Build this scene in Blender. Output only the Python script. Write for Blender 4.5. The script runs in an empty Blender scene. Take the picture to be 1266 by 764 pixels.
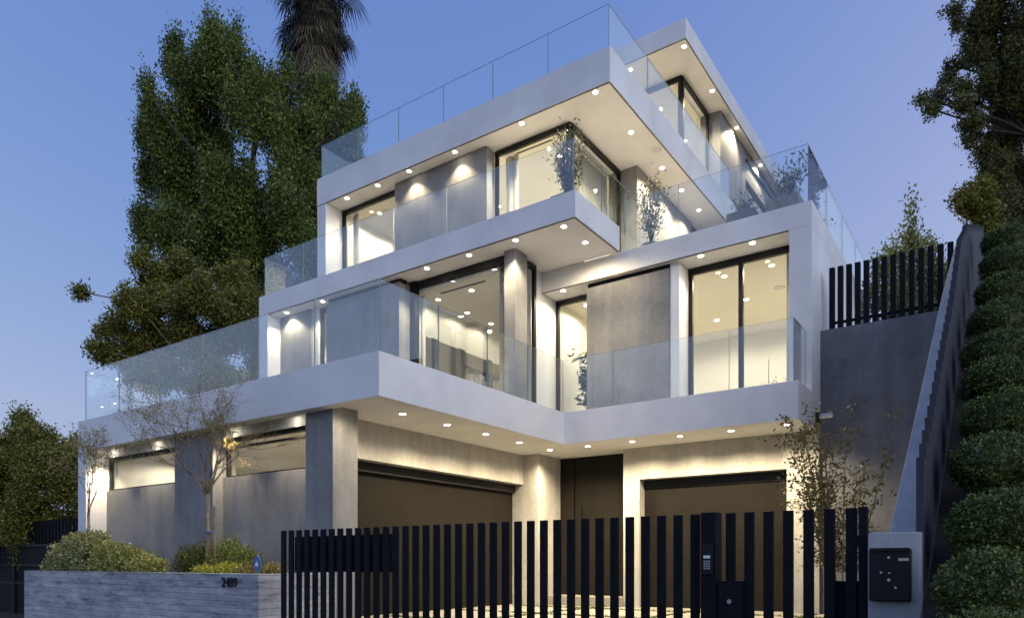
import bpy, bmesh, math, random
import numpy as np
from mathutils import Vector, Matrix
R = math.radians
random.seed(7)
SC = bpy.context.scene
COL = SC.collection

# ------------------------------------------------------------------ materials
def newmat(name):
    m = bpy.data.materials.new(name); m.use_nodes = True
    nt = m.node_tree; b = nt.nodes['Principled BSDF']
    return m, nt, b
def noise_node(nt, scale, detail=4, vec=None, rough=.55):
    n = nt.nodes.new('ShaderNodeTexNoise'); n.inputs['Scale'].default_value = scale
    n.inputs['Detail'].default_value = detail; n.inputs['Roughness'].default_value = rough
    if vec: nt.links.new(vec, n.inputs['Vector'])
    return n
def objcoord(nt, scale=(1, 1, 1)):
    t = nt.nodes.new('ShaderNodeTexCoord'); mp = nt.nodes.new('ShaderNodeMapping')
    mp.inputs['Scale'].default_value = scale
    nt.links.new(t.outputs['Object'], mp.inputs['Vector']); return mp.outputs['Vector']
def ramp(nt, fac, stops):
    r = nt.nodes.new('ShaderNodeValToRGB'); nt.links.new(fac, r.inputs['Fac'])
    e = r.color_ramp.elements
    e[0].position, e[0].color = stops[0][0], (*stops[0][1], 1)
    e[1].position, e[1].color = stops[-1][0], (*stops[-1][1], 1)
    for p, c in stops[1:-1]:
        n = e.new(p); n.color = (*c, 1)
    return r.outputs['Color']
def bump(nt, b, h, strength, dist=.01):
    n = nt.nodes.new('ShaderNodeBump'); n.inputs['Strength'].default_value = strength
    n.inputs['Distance'].default_value = dist
    nt.links.new(h, n.inputs['Height']); nt.links.new(n.outputs['Normal'], b.inputs['Normal'])
def mixc(nt, a, bb, fac, mode='MULTIPLY'):
    n = nt.nodes.new('ShaderNodeMix'); n.data_type = 'RGBA'; n.blend_type = mode
    if isinstance(fac, (int, float)): n.inputs[0].default_value = fac
    else: nt.links.new(fac, n.inputs[0])
    for s, i in ((a, 6), (bb, 7)):
        if isinstance(s, tuple): n.inputs[i].default_value = (*s, 1)
        else: nt.links.new(s, n.inputs[i])
    return n.outputs[2]
def plain(name, col, rough=.5, metal=0, var=.0, scale=3, bmp=0, spec=.5):
    m, nt, b = newmat(name); b.inputs['Specular IOR Level'].default_value = spec
    b.inputs['Roughness'].default_value = rough; b.inputs['Metallic'].default_value = metal
    v = objcoord(nt); n = noise_node(nt, scale, 6, v)
    lo = tuple(c * (1 - var) for c in col); hi = tuple(min(1, c * (1 + var)) for c in col)
    nt.links.new(ramp(nt, n.outputs['Fac'], [(.3, lo), (.7, hi)]), b.inputs['Base Color'])
    if bmp:
        n2 = noise_node(nt, 60, 5, v); bump(nt, b, n2.outputs['Fac'], bmp, .004)
    return m
def concrete(name, col, var=.3, streak=True, scale=1.1):
    m, nt, b = newmat(name); v = objcoord(nt)
    b.inputs['Roughness'].default_value = .62
    n1 = noise_node(nt, scale, 9, v, .62)
    lo = tuple(c * (1 - var) for c in col); hi = tuple(c * (1 + var) for c in col)
    c1 = ramp(nt, n1.outputs['Fac'], [(.28, lo), (.5, col), (.72, hi)])
    vs = objcoord(nt, (2.2, 2.2, .22)); n2 = noise_node(nt, 1.6, 6, vs, .6)
    c2 = ramp(nt, n2.outputs['Fac'], [(.3, (.72, .73, .75)), (.65, (1.08, 1.07, 1.05))])
    out = mixc(nt, c1, c2, .8 if streak else .3)
    n4 = noise_node(nt, 14, 5, v); c4 = ramp(nt, n4.outputs['Fac'], [(.3, (.86, .86, .86)), (.7, (1.1, 1.1, 1.1))])
    out = mixc(nt, out, c4, .7)
    nt.links.new(out, b.inputs['Base Color'])
    n3 = noise_node(nt, 30, 6, v); bump(nt, b, n3.outputs['Fac'], .25, .006)
    return m
M = {}
M['plaster'] = plain('white_plaster', (.78, .785, .80), .75, 0, .11, .8, .15)
M['soffit'] = plain('soffit_plaster', (.8, .78, .74), .8, 0, .04, 1.0, .05)
M['concrete'] = concrete('trowelled_concrete', (.235, .238, .245), .22)
M['concrete_lit'] = concrete('lit_trowelled_concrete', (.42, .41, .39), .16)  # same concrete, paler: lamplight on the garage walls put into the colour
M['concrete_dark'] = concrete('retaining_concrete', (.15, .158, .18), .42)
M['cap'] = concrete('wall_cap_concrete', (.42, .43, .46), .16)
M['interior'] = plain('interior_paint', (.78, .76, .69), .8, 0, .03, 1)
M['interior_floor'] = plain('pale_oak_floor', (.60, .55, .46), .45, 0, .2, 2)
M['door'] = plain('bronze_metal', (.012, .0105, .0085), .6, 0, .15, 2.5, .03, .12)
M['frame'] = plain('black_anodised_frame', (.006, .006, .007), .5, 0, .1, 3, 0, .3)
M['fence'] = plain('black_blue_powder_coat', (.007, .008, .0115), .55, 0, .3, 5, .05, .12)
M['dark_slat'] = plain('charcoal_composite_board', (.032, .034, .048), .7, 0, .25, 6, .1)
M['wood'] = plain('dark_walnut', (.030, .027, .024), .4, 0, .3, 4)
M['shade_line'] = plain('soffit_edge_shade', (.10, .09, .08), .5, .3, .2, 6)  # dark tone for the shadow line at the soffit edges
M['steel'] = plain('brushed_steel', (.45, .46, .48), .3, .9, .1, 8)
M['pot'] = plain('grey_clay_pot', (.13, .125, .12), .8, 0, .2, 6, .2)
M['pot_wood'] = plain('weathered_timber_box', (.25, .20, .15), .8, 0, .3, 7, .2)
M['soil'] = plain('dark_soil', (.03, .025, .018), .95, 0, .4, 9, .4)
M['bark'] = plain('grey_brown_bark', (.24, .18, .12), .9, 0, .35, 12, .5)
M['bark_dark'] = plain('dark_bark', (.06, .05, .04), .9, 0, .35, 12, .5)
M['olive_veneer'] = plain('olive_grey_veneer', (.10, .09, .065), .5, 0, .2, 4)
M['books'] = plain('pale_objects', (.55, .48, .36), .7, 0, .35, 14)
M['white_plastic'] = plain('white_plastic', (.7, .7, .7), .4)
M['asphalt'] = plain('street_asphalt', (.05, .05, .052), .9, 0, .25, 18, .4)
M['paving'] = concrete('driveway_concrete', (.26, .245, .215), .12, False, 3)

def leafmat(name, dark, mid, light, trans=.25):
    m, nt, b = newmat(name)
    g = nt.nodes.new('ShaderNodeNewGeometry')
    v = objcoord(nt); n = noise_node(nt, .8, 3, v)
    ad = nt.nodes.new('ShaderNodeMath'); ad.operation = 'MULTIPLY_ADD'
    nt.links.new(g.outputs['Random Per Island'], ad.inputs[0]); ad.inputs[1].default_value = .55
    sc2 = nt.nodes.new('ShaderNodeMath'); sc2.operation = 'MULTIPLY'; nt.links.new(n.outputs['Fac'], sc2.inputs[0]); sc2.inputs[1].default_value = .45
    nt.links.new(sc2.outputs[0], ad.inputs[2])
    col = ramp(nt, ad.outputs[0], [(.15, dark), (.5, mid), (.85, light)])
    nt.links.new(col, b.inputs['Base Color']); b.inputs['Roughness'].default_value = .55
    tr = nt.nodes.new('ShaderNodeBsdfTranslucent'); nt.links.new(col, tr.inputs['Color'])
    mx = nt.nodes.new('ShaderNodeMixShader'); mx.inputs[0].default_value = trans
    nt.links.new(b.outputs[0], mx.inputs[1]); nt.links.new(tr.outputs[0], mx.inputs[2])
    nt.links.new(mx.outputs[0], nt.nodes['Material Output'].inputs['Surface'])
    return m
M['leaf_tall'] = leafmat('tall_tree_leaf', (.03, .048, .012), (.11, .155, .025), (.32, .36, .05))
M['leaf_dark'] = leafmat('dark_leaf', (.03, .04, .012), (.085, .10, .02), (.24, .23, .045))
M['leaf_palm'] = leafmat('palm_frond', (.02, .022, .012), (.045, .045, .022), (.08, .075, .035))
M['leaf_dry'] = leafmat('dry_frond', (.14, .11, .07), (.26, .21, .14), (.4, .34, .23))
M['leaf_hedge'] = leafmat('hedge_leaf', (.05, .06, .012), (.17, .17, .025), (.42, .38, .06))
M['leaf_box'] = leafmat('boxwood_leaf', (.03, .05, .010), (.085, .13, .022), (.20, .26, .05), .12)
M['leaf_grey'] = leafmat('grey_green_leaf', (.09, .11, .03), (.28, .29, .09), (.6, .56, .30))
M['leaf_lime_grey'] = leafmat('yellow_tipped_leaf', (.10, .12, .025), (.30, .31, .07), (.62, .58, .20))
M['leaf_lime'] = leafmat('lime_leaf', (.2, .21, .02), (.42, .42, .04), (.6, .56, .08))
M['leaf_green'] = leafmat('mid_green_leaf', (.06, .08, .02), (.15, .19, .035), (.32, .33, .06))
M['leaf_olive'] = leafmat('olive_leaf', (.05, .06, .04), (.09, .105, .065), (.16, .18, .11))
M['leaf_thin'] = leafmat('bronze_leaf', (.12, .10, .035), (.30, .25, .07), (.50, .42, .12))
M['leaf_shrub'] = leafmat('creeper_leaf', (.06, .065, .022), (.15, .145, .04), (.28, .26, .08))
M['grass'] = leafmat('grass_blade', (.06, .10, .015), (.12, .18, .025), (.20, .26, .05))
M['leaf_pot'] = leafmat('house_plant_leaf', (.012, .03, .012), (.03, .07, .02), (.09, .15, .03))

def glassmat(name, tint, base, power=1.0, rough=0.0):
    m = bpy.data.materials.new(name); m.use_nodes = True; nt = m.node_tree
    nt.nodes.remove(nt.nodes['Principled BSDF'])
    t = nt.nodes.new('ShaderNodeBsdfTransparent'); t.inputs[0].default_value = (*tint, 1)
    g = nt.nodes.new('ShaderNodeBsdfGlossy'); g.inputs['Roughness'].default_value = rough
    g.inputs['Color'].default_value = (.95, .97, 1, 1)
    f = nt.nodes.new('ShaderNodeLayerWeight'); f.inputs['Blend'].default_value = .5
    pw = nt.nodes.new('ShaderNodeMath'); pw.operation = 'POWER'; nt.links.new(f.outputs['Facing'], pw.inputs[0]); pw.inputs[1].default_value = 4.2
    ma = nt.nodes.new('ShaderNodeMath'); ma.operation = 'MULTIPLY_ADD'; ma.use_clamp = True
    nt.links.new(pw.outputs[0], ma.inputs[0]); ma.inputs[1].default_value = power; ma.inputs[2].default_value = .04 + base
    mx = nt.nodes.new('ShaderNodeMixShader'); nt.links.new(ma.outputs[0], mx.inputs[0])
    nt.links.new(t.outputs[0], mx.inputs[1]); nt.links.new(g.outputs[0], mx.inputs[2])
    nt.links.new(mx.outputs[0], nt.nodes['Material Output'].inputs['Surface'])
    return m
M['glass'] = glassmat('window_glass', (.93, .95, .95), .0, .9)
M['rail_glass'] = glassmat('balustrade_glass', (.955, .98, .99), .055, 1.0)
M['glass_edge'] = plain('glass_edge', (.24, .34, .37), .3)
M['pane_dark'] = glassmat('night_window_pane', (.2, .25, .3), .3, 1.0)
def emit(name, col, s):
    m = bpy.data.materials.new(name); m.use_nodes = True; nt = m.node_tree
    nt.nodes.remove(nt.nodes['Principled BSDF'])
    e = nt.nodes.new('ShaderNodeEmission'); e.inputs[0].default_value = (*col, 1); e.inputs[1].default_value = s
    nt.links.new(e.outputs[0], nt.nodes['Material Output'].inputs['Surface']); return m
M['lamp'] = emit('downlight_lens', (1, .88, .66), 40)
M['screen'] = emit('keypad_screen', (.35, .5, .75), .5)
M['key_dot'] = emit('keypad_dot', (.5, .62, .8), .22)

# board-formed planter concrete
def boardmat():
    m, nt, b = newmat('board_formed_concrete'); v = objcoord(nt)
    b.inputs['Roughness'].default_value = .8
    bt = nt.nodes.new('ShaderNodeTexBrick'); mp = nt.nodes.new('ShaderNodeMapping')
    mp.inputs['Rotation'].default_value = (R(90), 0, 0)
    nt.links.new(v, mp.inputs['Vector']); nt.links.new(mp.outputs[0], bt.inputs['Vector'])
    bt.inputs['Scale'].default_value = 1; bt.inputs['Brick Width'].default_value = .9
    bt.inputs['Row Height'].default_value = .095; bt.inputs['Mortar Size'].default_value = .003; bt.inputs['Mortar Smooth'].default_value = .6; bt.inputs['Bias'].default_value = -.2
    bt.inputs['Color1'].default_value = (.40, .405, .43, 1); bt.inputs['Color2'].default_value = (.52, .525, .54, 1)
    bt.inputs['Mortar'].default_value = (.17, .17, .18, 1); bt.offset = .37
    vs = objcoord(nt, (1.3, 1.3, 7)); n = noise_node(nt, 1.7, 10, vs, .72)
    c = ramp(nt, n.outputs['Fac'], [(.34, (.30, .30, .32)), (.46, (.85, .85, .86)), (.56, (1.0, 1.0, 1.0)), (.68, (1.5, 1.48, 1.42))])
    o = mixc(nt, bt.outputs['Color'], c, .9)
    n3 = noise_node(nt, 1.1, 4, v); o = mixc(nt, o, ramp(nt, n3.outputs['Fac'], [(.35, (.75, .75, .78)), (.65, (1.15, 1.15, 1.12))]), .9)
    nt.links.new(o, b.inputs['Base Color'])
    ad = nt.nodes.new('ShaderNodeMath'); nt.links.new(bt.outputs['Fac'], ad.inputs[0]); ad.inputs[0].default_value = 0
    ad.operation = 'SUBTRACT'; nt.links.new(n.outputs['Fac'], ad.inputs[0]); nt.links.new(bt.outputs['Fac'], ad.inputs[1])
    bump(nt, b, ad.outputs[0], .7, .012)
    return m
M['board'] = boardmat()

# ------------------------------------------------------------------ mesh builder
class MB:
    def __init__(s): s.v = []; s.f = []; s.mi = []
    def add(s, vs, fs, mi=0):
        o = len(s.v); s.v += [tuple(p) for p in vs]
        for f in fs: s.f.append(tuple(i + o for i in f)); s.mi.append(mi)
        return s
    def box(s, x0, x1, y0, y1, z0, z1, mi=0):
        x0, x1 = min(x0, x1), max(x0, x1); y0, y1 = min(y0, y1), max(y0, y1); z0, z1 = min(z0, z1), max(z0, z1)
        return s.add([(x0,y0,z0),(x1,y0,z0),(x1,y1,z0),(x0,y1,z0),(x0,y0,z1),(x1,y0,z1),(x1,y1,z1),(x0,y1,z1)],
                     [(0,3,2,1),(4,5,6,7),(0,1,5,4),(1,2,6,5),(2,3,7,6),(3,0,4,7)], mi)
    def prism(s, poly, z0, z1, mi=0):          # poly counter-clockwise in xy
        n = len(poly)
        return s.add([(x,y,z0) for x,y in poly] + [(x,y,z1) for x,y in poly],
                     [tuple(range(n))[::-1], tuple(range(n, 2*n))] + [(i,(i+1)%n,(i+1)%n+n,i+n) for i in range(n)], mi)
    def cyl(s, c, r, h, n=16, r2=None, mi=0, axis='z'):
        r2 = r if r2 is None else r2; vs = []
        for k, (rr, zz) in enumerate(((r, 0), (r2, h))):
            for i in range(n):
                a = 2*math.pi*i/n; p = (rr*math.cos(a), rr*math.sin(a), zz)
                if axis == 'y': p = (p[0], p[2], p[1])
                if axis == 'x': p = (p[2], p[0], p[1])
                vs.append((c[0]+p[0], c[1]+p[1], c[2]+p[2]))
        return s.add(vs, [tuple(range(n))[::-1], tuple(range(n, 2*n))] + [(i,(i+1)%n,(i+1)%n+n,i+n) for i in range(n)], mi)
    def tube(s, pts, rs, n=7, mi=0):
        rings = []
        for i, p in enumerate(pts):
            p = Vector(p); a = Vector(pts[max(0, i-1)]); b = Vector(pts[min(len(pts)-1, i+1)])
            d = (b-a).normalized() if (b-a).length > 1e-6 else Vector((0,0,1))
            u = d.cross(Vector((0,0,1))) if abs(d.z) < .95 else d.cross(Vector((1,0,0)))
            u.normalize(); w = d.cross(u)
            rings.append([p + (u*math.cos(2*math.pi*k/n) + w*math.sin(2*math.pi*k/n))*rs[i] for k in range(n)])
        vs = [q for r_ in rings for q in r_]; fs = []
        for i in range(len(rings)-1):
            for k in range(n):
                fs.append((i*n+k, i*n+(k+1)%n, (i+1)*n+(k+1)%n, (i+1)*n+k))
        fs.append(tuple(range(n))[::-1]); fs.append(tuple((len(rings)-1)*n+k for k in range(n)))
        return s.add(vs, fs, mi)
    def build(s, name, mats, parent=None, bevel=0, smooth=False):
        me = bpy.data.meshes.new(name); o = Vector((0, 0, 0))
        if parent is not None: o = world_org(parent)
        me.from_pydata([(p[0]-o.x, p[1]-o.y, p[2]-o.z) for p in s.v], [], s.f)
        for m in (mats if isinstance(mats, (list, tuple)) else [mats]): me.materials.append(M[m] if isinstance(m, str) else m)
        me.polygons.foreach_set('material_index', s.mi)
        if smooth: me.polygons.foreach_set('use_smooth', [True]*len(s.f))
        me.update()
        ob = bpy.data.objects.new(name, me); COL.objects.link(ob)
        if parent is not None: ob.parent = parent
        if bevel:
            b = ob.modifiers.new('bevel', 'BEVEL'); b.width = bevel; b.segments = 2; b.limit_method = 'ANGLE'
        return ob
def world_org(o):
    v = Vector(o.location)
    while o.parent: o = o.parent; v += Vector(o.location)
    return v
def tag(o, label=None, cat=None, group=None, kind=None):
    if label: o['label'] = label
    if cat: o['category'] = cat
    if group: o['group'] = group
    if kind: o['kind'] = kind
    return o
def thing(name, label, cat, loc, group=None):
    o = bpy.data.objects.new(name, None); o.location = loc; o.empty_display_size = .2
    COL.objects.link(o); return tag(o, label, cat, group)
def B(name, mat, parent, *box, bevel=0):
    return MB().box(*box).build(name, mat, parent, bevel)
def copy_tree(o, parent=None):
    c = o.copy(); COL.objects.link(c)
    if parent is not None: c.parent = parent
    for ch in o.children: copy_tree(ch, c)
    return c

# ------------------------------------------------------------------ foliage
def leaf_mesh(name, pts, mat, parent, size, seed=1, aspect=.5, up=.3):
    rng = np.random.default_rng(seed); n = len(pts)
    pts = np.asarray(pts, float) - np.array(world_org(parent) if parent is not None else (0,0,0))
    d = rng.normal(size=(n, 3)); d[:, 2] += up; d /= np.linalg.norm(d, axis=1)[:, None]
    e = rng.normal(size=(n, 3)); e -= (e*d).sum(1)[:, None]*d; e /= np.linalg.norm(e, axis=1)[:, None]
    L = size*(.6+.8*rng.random(n))[:, None]; W = L*aspect*.5
    nrm = np.cross(d, e)
    v = np.empty((n, 4, 3)); v[:, 0] = pts; v[:, 1] = pts + d*L*.5 + e*W + nrm*L*.06
    v[:, 2] = pts + d*L; v[:, 3] = pts + d*L*.5 - e*W + nrm*L*.06
    me = bpy.data.meshes.new(name)
    me.vertices.add(n*4); me.vertices.foreach_set('co', v.reshape(-1))
    me.loops.add(n*4); me.loops.foreach_set('vertex_index', np.arange(n*4, dtype=np.int32))
    me.polygons.add(n); me.polygons.foreach_set('loop_start', np.arange(0, n*4, 4, dtype=np.int32))
    me.update(calc_edges=True); me.materials.append(M[mat])
    ob = bpy.data.objects.new(name, me); COL.objects.link(ob)
    if parent is not None: ob.parent = parent
    return ob
def lobe_points(lobes, clumps, per, csize, seed=3, shell=.45, stretch=1.0, sub=0):
    """lobes: (x, y, z, rx, ry, rz) -> leaves gathered in clumps, more of them near each lobe's outside"""
    rng = np.random.default_rng(seed); out = []
    if sub:
        new = []
        for l in lobes:
            for k in range(sub):
                d = rng.normal(size=3); d /= np.linalg.norm(d); c = np.array(l[:3]) + d*np.array(l[3:6])*rng.uniform(.45, .82)
                q = rng.uniform(.26, .42); new.append((*c, l[3]*q, l[4]*q, l[5]*q*1.25))
        lobes = new
    vol = np.array([l[3]*l[4]+l[3]*l[5]+l[4]*l[5] for l in lobes]); vol = vol/vol.sum()
    for l, w in zip(lobes, vol):
        k = max(3, int(clumps*w)); d = rng.normal(size=(k, 3)); d /= np.linalg.norm(d, axis=1)[:, None]
        r = shell + (1.08-shell)*rng.random(k)**.7
        c = np.array(l[:3]) + d*r[:, None]*np.array(l[3:6])
        m = rng.integers(int(per*.5), int(per*1.5)+1, k)
        idx = np.repeat(np.arange(k), m); q = rng.normal(size=(len(idx), 3))*csize; q[:, 2] *= stretch
        out.append(c[idx] + q)
    return np.concatenate(out)
CA, SA = .8202, .5720
def street(r, d, z):           # across / away from the street corner -> plot axes
    return (CA*r - SA*d, SA*r + CA*d, z)
def tree_from(name, label, cat, base, lobes_rdz, leafm, barkm, clumps, per, leaf, csize, seed, trunk_r=.25, group=None, shell=.45, stretch=1.0, limbs=True, up=.3, sub=0):
    """lobes given as (right, away, up, half width, half height)"""
    bw = street(*base); t = thing(name, label, cat, bw, group)
    lobes = []
    for r, d, z, rx, rz in lobes_rdz:
        p = street(r, d, z); lobes.append((p[0], p[1], p[2], rx, rx, rz))
    rng = random.Random(seed); mb = MB()
    top = max(l[2] for l in lobes); mid = Vector(bw)
    pts = [Vector(bw)]; hz = top - bw[2]
    for k in range(1, 6):
        f = k/5*.85; c = Vector((bw[0]+rng.uniform(-.03, .03)*hz, bw[1]+rng.uniform(-.03, .03)*hz, bw[2]+hz*f)); pts.append(c)
    mb.tube(pts, [trunk_r*(1-.16*i) for i in range(6)], 9)
    if limbs:
        for l in lobes:
            a = min(range(1, 6), key=lambda i: (pts[i]-Vector(l[:3])).length + (4 if pts[i].z > l[2] else 0))
            s0 = pts[a]; e0 = Vector(l[:3]); m0 = (s0+e0)/2 + Vector((rng.uniform(-.2,.2), rng.uniform(-.2,.2), -.05))
            mb.tube([s0, m0, e0], [trunk_r*.2, trunk_r*.14, trunk_r*.06], 6)
            for q in range(4):
                e1 = e0 + Vector((rng.uniform(-1,1)*l[3], rng.uniform(-1,1)*l[4], rng.uniform(-.2,.9)*l[5]))*.85
                mb.tube([m0.lerp(e0, .6), e1], [trunk_r*.1, trunk_r*.03], 5)
    mb.build('trunk', barkm, t, smooth=True)
    leaf_mesh('crown', lobe_points(lobes, clumps, per, csize, seed, shell, stretch, sub), leafm, t, leaf, seed, up=up)
    return t

# ================================================================== SETTING
GZ = -.95        # garage floor; the camera's eye is z = 0, the street about -1.6
def structure(name, mb, mat, bevel=0): return tag(mb.build(name, mat, None, bevel), kind='structure')
structure('ground', MB().box(-600, 600, -300, 900, -2.2, -1.66), M['soil'])
structure('street', MB().box(-60, 30, -12, 4.0, -1.7, -1.6), M['asphalt'])
mb = MB(); mb.box(-60, 30, 4.0, 4.45, -1.7, -1.49); structure('pavement', mb, M['paving'], .01)
# driveway: sloped pavers, each joint holds grass
mb = MB(); ys = [4.45, 5.4, 7.35, 9.35, 11.35, 13.25]
def dz(y): return -1.49 + (GZ+1.49)*min(1, max(0, (y-4.45)/4.9))
xs = [-9.3, -7.3, -5.15, -3.0, -.62]
for i in range(len(ys)-1):
    for j in range(len(xs)-1):
        x0, x1 = xs[j]+.045, xs[j+1]-.045; y0, y1 = ys[i]+.045, ys[i+1]-.045
        mb.add([(x0,y0,dz(y0)-.12),(x1,y0,dz(y0)-.12),(x1,y1,dz(y1)-.12),(x0,y1,dz(y1)-.12),(x0,y0,dz(y0)),(x1,y0,dz(y0)),(x1,y1,dz(y1)),(x0,y1,dz(y1))],
               [(0,3,2,1),(4,5,6,7),(0,1,5,4),(1,2,6,5),(2,3,7,6),(3,0,4,7)])
for j in range(len(xs)-1): mb.box(xs[j]+.045, xs[j+1]-.045, 13.295, 14.5, GZ-.12, GZ)
mb.box(-9.9, -9.25, 8.16, 14.5, GZ-.12, GZ-.002)
structure('driveway', mb, M['paving'], .008)
mb = MB(); mb.add([(-9.3,4.45,-1.56),(-.62,4.45,-1.56),(-.62,9.35,GZ-.06),(-9.3,9.35,GZ-.06)], [(0,1,2,3)])
mb.add([(-9.3,9.35,GZ-.06),(-.62,9.35,GZ-.06),(-.62,14.3,GZ-.06),(-9.3,14.3,GZ-.06)], [(0,1,2,3)])
structure('driveway_bed', mb, M['soil'])
rng = np.random.default_rng(5); gp = []
for y in ys[1:]:
    n = 5200; gp.append(np.stack([rng.uniform(-9.2, -.7, n), y+rng.uniform(-.035, .035, n), np.full(n, dz(y)-.05)], 1))
for x in xs[1:-1]:
    n = 4500; yy = rng.uniform(4.5, 14, n); gp.append(np.stack([x+rng.uniform(-.035, .035, n), yy, np.array([dz(q) for q in yy])-.05], 1))
g = leaf_mesh('grass', np.concatenate(gp), 'grass', None, .07, 5, .2, 2.5); tag(g, 'short green grass in the driveway joints', 'grass', kind='stuff')

# hillside: heightfields
def field(name, x0, x1, y0, y1, nx, ny, hf, mat):
    mb = MB(); vs = []
    for j in range(ny+1):
        for i in range(nx+1):
            x = x0+(x1-x0)*i/nx; y = y0+(y1-y0)*j/ny; vs.append((x, y, hf(x, y)))
    mb.add(vs, [(j*(nx+1)+i, j*(nx+1)+i+1, (j+1)*(nx+1)+i+1, (j+1)*(nx+1)+i) for j in range(ny) for i in range(nx)])
    return structure(name, mb, mat)
def hill(x, y):
    base = 4.15 + max(0, y-14.5)*.06
    return base + .15*math.sin(x*1.1)*math.cos(y*.7)
field('hillside', -2.93, 40, 14.52, 70, 30, 36, hill, 'soil')
field('rear_hillside', -60, -2.93, 29, 70, 30, 20, lambda x, y: 3.0+max(0, y-29)*.1, 'soil')
def bankz(y): return -.83 + .62*(max(y, 4.0)-3.6)
def bank(x, y):
    z = bankz(y) if y < 9 else bankz(9)+(y-9)*.38
    return max(-1.62, z if y > 3.6 else -.62-(3.6-y)*3) + .03*math.sin(7*x)*math.cos(5*y)
field('planted_bank', -.40, 6, 3.2, 14.6, 16, 44, bank, 'soil')
rng = np.random.default_rng(9); n = 70000; gx = rng.uniform(.62, 6, n); gy = rng.uniform(3.7, 14.5, n)
gcov = leaf_mesh('ground_cover', np.stack([gx, gy, np.array([bank(a, b) for a, b in zip(gx, gy)])+rng.uniform(0, .06, n)], 1), 'leaf_box', None, .06, 9, .6, 1.0)
tag(gcov, 'low dark leafy ground cover between and beside the clipped mounds', 'ground cover', kind='stuff')
field('side_garden', -60, -16.68, 4.5, 29, 30, 20, lambda x, y: -1.6+max(0, y-7)*.06, 'soil')

# ================================================================== HOUSE
S1, T1, F2 = 2.471, 3.06, 2.86
S2, T2, F3 = 6.503, 7.01, 6.80
S3, T3, F4 = 9.82, 10.55, 10.32
S4, T4 = 13.20, 13.71
XL, XC, YC, XR = -16.65, -7.50, 12.61, -2.95
H = thing('modern_house', 'large white and concrete stepped modern house with lit terraces behind the black slatted gate', 'house', (-9.5, 13.0, GZ))

# balcony slab (two wings, one L-shaped sheet with an upstand)
mb = MB()
mb.prism([(XL,7.4),(XC,7.4),(XC,YC),(XR,YC),(XR,20.0),(XL,20.0)], S1, F2)
ob = mb.build('balcony_slab', ['plaster'], H)
mb = MB(); w = .22
mb.prism([(XL,7.397),(XC+.003,7.397),(XC+.003,YC-.003),(XR+.003,YC-.003),(XR+.003,13.60),(XR-w,13.60),(XR-w,YC+w),(XC-w,YC+w),(XC-w,7.4+w),(XL,7.4+w)], F2-.45, T1)
mb.build('fascia', ['plaster'], H, bevel=.004)
# ground floor left wing
B('end_wall', 'plaster', H, XL+.002, XL+.35, 7.4, 19.9, -1.62, S1-.002)
def bay(x0, x1):
    B('concrete_panel', 'concrete', H, x0, x1, 7.83, 8.05, -1.62, 1.57)
    B('lintel', 'plaster', H, x0, x1, 7.83, 8.0, 2.29, S1-.002)
bay(XL+.352, -13.232); bay(-11.968, -9.392)
def window(x0, x1, y, z0, z1, mull=(), trans=(), fw=.06, deep=.08, name='window'):
    wn = MB()
    wn.box(x0, x1, y, y+deep, z1-fw*1.4, z1); wn.box(x0, x1, y, y+deep, z0, z0+fw*.6)
    wn.box(x0, x0+fw, y+.002, y+deep-.002, z0, z1); wn.box(x1-fw, x1, y+.002, y+deep-.002, z0, z1)
    for m_ in mull: wn.box(m_-fw/2, m_+fw/2, y+.003, y+deep-.003, z0, z1)
    for m_ in trans: wn.box(x0, x1, y+.004, y+deep-.004, m_-fw/3, m_+fw/3)
    fr = wn.build(name, ['frame'], H)
    g_ = MB().add([(x0,y+deep*.5,z0),(x1,y+deep*.5,z0),(x1,y+deep*.5,z1),(x0,y+deep*.5,z1)], [(0,1,2,3)]).build('glass', ['glass'], fr)
    g_.location = (0, 0, 0); return fr
def window_side(x, y0, y1, z0, z1, mull=(), fw=.06, deep=.08):
    wn = MB()
    wn.box(x-deep, x, y0, y1, z1-fw*1.4, z1); wn.box(x-deep, x, y0, y1, z0, z0+fw*.6)
    wn.box(x-deep+.002, x-.002, y0, y0+fw, z0, z1); wn.box(x-deep+.002, x-.002, y1-fw, y1, z0, z1)
    for m_ in mull: wn.box(x-deep+.003, x-.003, m_-fw/2, m_+fw/2, z0, z1)
    fr = wn.build('window', ['frame'], H)
    MB().add([(x-deep*.5,y0,z0),(x-deep*.5,y1,z0),(x-deep*.5,y1,z1),(x-deep*.5,y0,z1)], [(0,1,2,3)]).build('glass', ['glass'], fr)
    return fr
window(-16.296, -13.3, 7.88, 1.57, 2.29)
window(-11.95, -9.41, 7.88, 1.57, 2.29, mull=(), trans=(2.12,), fw=.05)
B('column', 'concrete', H, -13.23, -11.97, 7.62, 8.1, -1.62, S1-.002)
B('column', 'concrete', H, -9.39, -8.735, 7.62, 8.14, -1.5, S1-.002, bevel=.006)
def garage_door(box, name, seams):
    d = B(name, 'door', H, *box); return d
# garage facing the driveway side
B('lintel', 'concrete_lit', H, -9.5, -9.24, 8.142, 13.698, 1.80, S1-.002)
mb = MB(); mb.box(-9.62, -9.54, 8.142, 13.698, GZ, 1.795)
mb.build('garage_door', ['door'], H)
B('door_header', 'frame', H, -9.538, -9.45, 8.15, 13.69, 1.62, 1.797)
B('column', 'concrete_lit', H, -9.66, -8.83, 13.70, 14.68, GZ, S1-.002, bevel=.006)
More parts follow.
